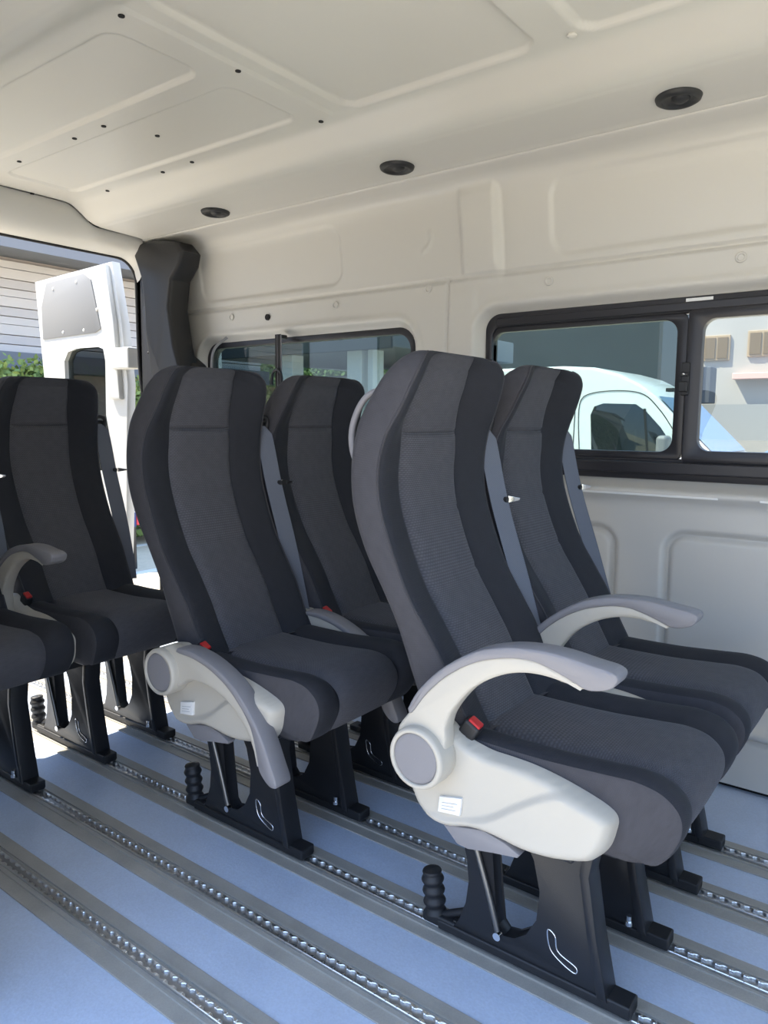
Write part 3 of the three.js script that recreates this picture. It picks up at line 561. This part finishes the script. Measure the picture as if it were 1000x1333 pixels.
// open rear door of our own van
{
  const Z = -2.22, q = (u, v, z = Z) => { const p = px(u, v, 2, z); return [p.x, p.y]; };
  const outline = [q(45, 367), q(145, 340), q(158, 420), q(166, 500), q(165, 560), q(165, 640), q(164, 700), q(163, 760), [-3.45, -0.15], [-3.95, -0.15], [-3.97, 0.5], q(58, 500), q(52, 440)];
  const win = [q(84, 492), q(83, 470), q(88, 457), q(100, 452), q(128, 450), q(135, 453), q(138, 470), q(139, 540), [-3.40, 0.78], [-3.86, 0.78], q(85, 540)];
  const d = struct(obj('door_1', extrude(outline, Z - 0.05, Z, 0.006, { holes: [win] }), M.door_white), 'open white rear door with a window and grey inner panel');
  obj('inner_panel', extrude([q(61, 369), q(110, 356), q(119, 364), q(132, 428), q(125, 433), q(57, 442), q(55, 400)], Z - 0.002, Z + 0.006, 0.003), M.door_grey, d);
  obj('hinge_rib', extrude([q(125, 352), q(143, 345), q(154, 420), q(162, 520), q(147, 520), q(140, 440)], Z - 0.004, Z + 0.03, 0.012), M.door_white, d);
  obj('pane', extrude([q(80, 450), q(142, 446), q(143, 545), [-3.36, 0.74], [-3.9, 0.74]], Z - 0.030, Z - 0.026), M.dark_glass, d);
  const h = px(158, 467, 2, Z + 0.04);
  obj('hinge_bracket', box(h.x - 0.075, h.x + 0.07, h.y - 0.05, h.y + 0.055, Z - 0.02, Z + 0.05, 0.01), M.door_white, d);
  for (const [u, v] of [[69, 376], [99, 367], [126, 403], [109, 430], [82, 433]]) { const s = px(u, v, 2, Z + 0.006); obj('screw', new THREE.SphereGeometry(0.009, 10, 6).scale(1, 1, 0.5).translate(s.x, s.y, Z + 0.006), M.door_white, d); }
}
// timber clad building behind the van
{
  const t = thing('clad_building', 'building with pale horizontal cladding behind the open rear door', 'building', [-10, GY, 0]);
  obj('wall', box(-4, -0.06, 0, 4.2, -9.5, 6), M.plank_3, t);
  obj('eave', [box(-4.2, 0.9, 3.78, 4.05, -9.8, 6.3), box(0.8, 0.92, 3.70, 4.12, -9.8, 6.3)], M.eave_grey, t);
  let y = 2.55, k = 0;
  while (y < 3.70) { const h = 0.105 + 0.03 * ((k * 7) % 3) / 2; obj('plank', box(-0.06, 0.02 + 0.012 * (k % 3), y, y + h - 0.008, -9.5, 6, 0.006), M['plank_' + (k % 3)], t); y += h; k++; }
  obj('shade_beam', box(-0.2, 0.25, 2.30, 2.54, -9.5, 6, 0.01), M.eave_grey, t);
}
// leafy crowns: many small leaf blades on a rounded body
function foliage(name, parent, c, r, n, mat, leaf = 0.09) {
  const p = [], ix = [], nr = [], uv = [];
  for (let i = 0; i < n; i++) {
    const a = rnd() * 6.283, z = rnd() * 2 - 1, q = Math.sqrt(1 - z * z), k = 0.72 + 0.34 * rnd();
    const o = V(c[0] + r[0] * k * q * Math.cos(a), c[1] + r[1] * k * z, c[2] + r[2] * k * q * Math.sin(a));
    const d = V(rnd() - 0.5, rnd() - 0.5, rnd() - 0.5).normalize(), e = V(rnd() - 0.5, rnd() - 0.5, rnd() - 0.5).cross(d).normalize(), f = d.clone().cross(e), L = leaf * (0.6 + 0.8 * rnd()), W = L * 0.32;
    for (const [l, w] of [[-0.5, 0], [0, -1], [0.5, 0], [0, 1]]) { const t = o.clone().addScaledVector(d, l * L).addScaledVector(e, w * W); p.push(t.x, t.y, t.z); nr.push(f.x, f.y, f.z); uv.push(l + 0.5, w / 2 + 0.5); }
    ix.push(i * 4, i * 4 + 1, i * 4 + 2, i * 4, i * 4 + 2, i * 4 + 3);
  }
  const g = new THREE.BufferGeometry();
  g.setAttribute('position', new THREE.Float32BufferAttribute(p, 3)); g.setAttribute('normal', new THREE.Float32BufferAttribute(nr, 3)); g.setAttribute('uv', new THREE.Float32BufferAttribute(uv, 2)); g.setIndex(ix);
  const m = obj(name, g, mat, parent); m.userData.kind = 'stuff'; return m;
}
{
  const t = thing('hedge', 'sunlit green hedge at the foot of the clad building', 'hedge', [-8.8, GY, -4.2]);
  foliage('leaves', t, [0, 1.18, 0], [0.55, 1.18, 4.2], 30000, M.hedge_leaf_light, 0.075);
  foliage('inner_leaves', t, [0, 1.12, 0], [0.4, 1.1, 4.0], 9000, M.hedge_leaf_light, 0.13);
  for (const z of [-3, -1, 1, 3]) obj('stem', rod([0, 0, z], [0.05, 1.4, z], 0.05), M.bark, t);
}
// notice board seen low beside the seats
{
  const a = px(166, 640, 0, -7.2), b = px(176.5, 640, 0, -7.2), c = px(183, 660, 0, -7.2), lo = px(170, 687, 0, -7.2).y, hi = px(170, 634, 0, -7.2).y;
  const t = thing('advert_board', 'dark blue advert board with white letters and a red side panel', 'sign', [-7.2, GY, a.z]);
  const y0 = lo - GY, y1 = hi - GY, zb = b.z - a.z, zc = c.z - a.z;
  obj('board', box(-0.05, 0, y0, y1, zb, 0.12, 0.008), M.sign_blue, t);
  obj('red_panel', box(-0.05, 0.002, y0 + 0.02, y1 - 0.09, zc, zb - 0.004, 0.008), M.sign_red, t);
  const bar = (z0, ya, z1, yb) => rod([0.004, ya, z0], [0.004, yb, z1], 0.0045, 6), w = -zb, yl = y0 + (y1 - y0) * 0.30, h = 0.075, z1 = -w * 0.02, z2 = -w * 0.42;
  obj('letter', [bar(z1, yl, (z1 + z2) / 2, yl + h), bar((z1 + z2) / 2, yl + h, z2, yl), bar(z1 - 0.012, yl + h * .4, z2 + 0.012, yl + h * .4)], M.line_paint, t);
  const z3 = -w * 0.55, z4 = -w * 0.92;
  obj('letter', [bar(z3, yl, z3, yl + h), bar(z3, yl + h, z4, yl + h), bar(z3, yl + h * .5, z4 + 0.01, yl + h * .5)], M.line_paint, t);
  obj('pale_stripe', box(0, 0.003, y1 - 0.07, y1 - 0.04, zb * 0.9, 0.0), M.line_paint, t);
  obj('post', [rod([-0.02, 0, -0.02], [-0.02, y0 + 0.1, -0.02], 0.02), rod([-0.02, 0, zb + 0.02], [-0.02, y0 + 0.1, zb + 0.02], 0.02)], M.black_metal, t);
}
// parked white van beyond the side window
{
  const Z = -10, q = (u, v, z = Z) => { const p = px(u, v, 2, z); return [p.x, p.y]; };
  const t = thing('parked_van', 'white high-roof van parked beyond the sliding side window', 'van', [0, 0, 0]);
  const W = 1.95, body = [[-9.6, -0.25], [-9.65, 1.55], [-9.55, 1.78], [-9.3, 1.84], [-4.4, 1.845], [-3.95, 1.81], [-3.60, 1.71], [-3.30, 1.56], [-3.10, 1.41], [-2.72, 1.02], [-2.36, 0.66], [-2.05, 0.54], [-1.80, 0.40], [-1.68, 0.15], [-1.66, -0.25]];
  obj('body', extrude(body, Z - W, Z, 0.045, { seg: 4 }), M.white_paint, t);
  const win = [q(770, 596), q(769, 540), q(774, 529), q(786, 525), q(828, 526), q(842, 536), q(860, 556), q(876, 580), q(880, 596), [-2.80, 0.42], [-3.93, 0.40]];
  const sw = obj('side_window', extrude(win, Z - 0.02, Z + 0.006, 0.004), M.car_glass, t);
  obj('window_bar', extrude([q(838, 532), q(841, 532), q(845, 600), q(842, 600)], Z, Z + 0.012), M.black_plastic, sw);
  // windscreen glass lies on the sloping front
  const a = V(-3.085, 1.40, 0), b = V(-2.36, 0.665, 0), n = V(b.y - a.y, -(b.x - a.x), 0).normalize().multiplyScalar(-1).multiplyScalar(-1);
  const nn = V(0.715, 0.70, 0).multiplyScalar(0.012);
  obj('windscreen', grid(1, 8, (u, v) => { const p = a.clone().lerp(b, v).add(nn); return [p.x, p.y, Z - 0.055 - (W - 0.11) * u, u, v]; }), M.windscreen_glass, t);
  obj('door_seam', [tube([[...q(754, 600), Z + 0.002], [...q(757, 520), Z + 0.002], [...q(770, 512), Z + 0.002], [...q(835, 512), Z + 0.002], [...q(858, 532), Z + 0.002], [...q(889, 580), Z + 0.002]], 0.006, 40), rod([...q(751, 495), Z + 0.001], [...q(745, 600), Z + 0.001], 0.006)], M.black_plastic, t);
  const mc = px(864, 580, 2, Z + 0.18);
  const mir = obj('mirror', new RoundedBoxGeometry(0.16, 0.26, 0.22, 3, 0.06).translate(mc.x, mc.y, mc.z), M.arm_grey, t);
  obj('mirror_arm', rod([mc.x, mc.y - 0.05, mc.z], [mc.x + 0.05, mc.y - 0.08, Z - 0.02], 0.03), M.black_plastic, mir);
  const lamp = px(873, 507, 2, Z - 0.08);
  obj('side_lamp', box(lamp.x - 0.05, lamp.x + 0.05, lamp.y - 0.03, lamp.y + 0.02, Z - 0.16, Z - 0.04, 0.01), M.black_plastic, t);
  for (const x of [-2.55, -7.8]) for (const z of [Z - 0.02, Z - W + 0.02]) obj('wheel', new THREE.TorusGeometry(0.25, 0.10, 12, 28).translate(x, GY + 0.35, z), M.tyre, t);
  obj('bumper', box(-1.78, -1.58, -0.32, 0.02, Z - W + 0.05, Z - 0.05, 0.05), M.black_plastic, t);
}
// slate building behind the parked van
{
  const t = thing('slate_building', 'slate grey building standing behind the parked white van', 'building', [0, GY, 0]);
  const e = px(908, 470, 2, -17).x;
  obj('wall', uvXY(box(-34, e, 0, 6.5, -17.3, -17)), M.slate_render, t);
  obj('coping', box(-34, e + 0.05, 6.5, 6.65, -17.35, -16.9), M.eave_grey, t);
  const b0 = px(913, 478, 2, -17.2), b1 = px(925, 525, 2, -17.2);
  obj('meter_cabinet', box(e - 0.02, b1.x, b1.y - GY, b0.y - GY, -17.6, -17.1, 0.02), M.slate_render, t);
}
// white facade with shuttered windows
{
  const Z = -24, t = thing('white_building', 'weathered white building with brown shuttered windows and a pink ledge', 'building', [0, GY, Z]);
  obj('wall', uvXY(box(-12, 14, 0, 8, -5, 0)), M.white_render, t);
  const P = (u, v) => { const p = px(u, v, 2, Z); return [p.x, p.y - GY]; };
  for (const [u0, v0, u1, v1] of [[917, 438, 950, 469], [975, 431, 1012, 463]]) {
    const [xa, ya] = P(u0, v0), [xb, yb] = P(u1, v1), w = obj('window', box(xa, xb, yb, ya, -0.02, 0.06, 0.01), M.shutter_frame, t);
    const n = 2; for (let i = 0; i < n; i++) obj('shutter', box(xa + 0.06 + (xb - xa - 0.06) / n * i, xa + (xb - xa - 0.06) / n * (i + 1), yb + 0.06, ya - 0.06, 0.04, 0.085, 0.008), M.shutter_wood, w);
  }
  const led = P(1000, 488)[1];
  obj('ledge', box(P(957, 488)[0], 14, led - 0.12, led + 0.06, 0, 0.35, 0.02), M.pink_ledge, t);
  obj('garden_wall', box(-7, 14, 0, P(1000, 527)[1], 0.6, 0.9), M.plinth_render, t);
}
// silver car below the building
{
  const Z = -14.5, t = thing('silver_car', 'silver car parked in front of the white building', 'car', [-1.9, GY, Z]);
  obj('body', extrude([[-1.55, 0.28], [-1.6, 0.75], [-1.3, 0.98], [-0.75, 1.08], [-0.2, 1.46], [0.5, 1.52], [1.3, 1.42], [1.9, 1.1], [2.5, 0.98], [2.6, 0.6], [2.55, 0.28]], -1.7, 0, 0.10, { seg: 4 }), M.silver_car, t);
  obj('side_glass', extrude([[-0.62, 1.09], [-0.15, 1.38], [0.5, 1.43], [1.2, 1.34], [1.6, 1.1]], -0.01, 0.008, 0.003), M.car_glass, t);
  obj('windscreen', extrude([[-0.80, 1.10], [-0.73, 1.09], [-0.20, 1.45], [-0.26, 1.47]], -1.5, -0.2, 0.004), M.windscreen_glass, t);
  for (const x of [-0.85, 1.7]) obj('wheel', new THREE.TorusGeometry(0.22, 0.09, 10, 24).translate(x, 0.31, -0.02), M.tyre, t);
}
// carport with white posts and trees seen through the rear side window
{
  const Z = -8, t = thing('carport', 'dark roofed carport with white posts beyond the rear side window', 'carport', [0, GY, Z]);
  for (const [u0, u1] of [[370, 388], [459, 478], [486, 493]]) { const a = px(u0, 450, 2, Z), b = px(u1, 450, 2, Z); obj('post', box(a.x, b.x, 0, 2.85, -0.12, 0.12, 0.01), M.white_paint, t); }
  const y = px(430, 462, 2, Z).y - GY;
  obj('roof', [box(-9.2, -5.7, y + 0.02, y + 0.35, -3.0, 0.3, 0.02)], M.eave_grey, t);
  obj('fascia', uvXY(box(-9.2, -5.7, y, y + 0.5, 0.28, 0.33, 0.01)), M.slate_render, t);
}
for (const [x, z, r, h, label] of [[-15.6, -15.2, 1.15, 2.7, 'broad leafy tree standing just outside the carport'], [-13.2, -15.0, 1.0, 2.3, 'smaller leafy tree between the carport posts'], [-10.9, -15.3, 1.0, 2.5, 'leafy tree at the carport end next to the parked van']]) {
  const t = thing('leafy_tree', label, 'tree', [x, GY, z], 'trees before the slate building');
  obj('trunk', new THREE.CylinderGeometry(0.07, 0.12, h * 0.8, 10).translate(0, h * 0.4, 0), M.bark, t);
  foliage('crown', t, [0, h, 0], [r, r * 0.8, r], 7000, M.hedge_leaf_light, 0.13); foliage('inner_crown', t, [0, h, 0], [r * 0.7, r * 0.6, r * 0.7], 2500, M.hedge_leaf_light, 0.16);
}

renderer.render(scene, camera);
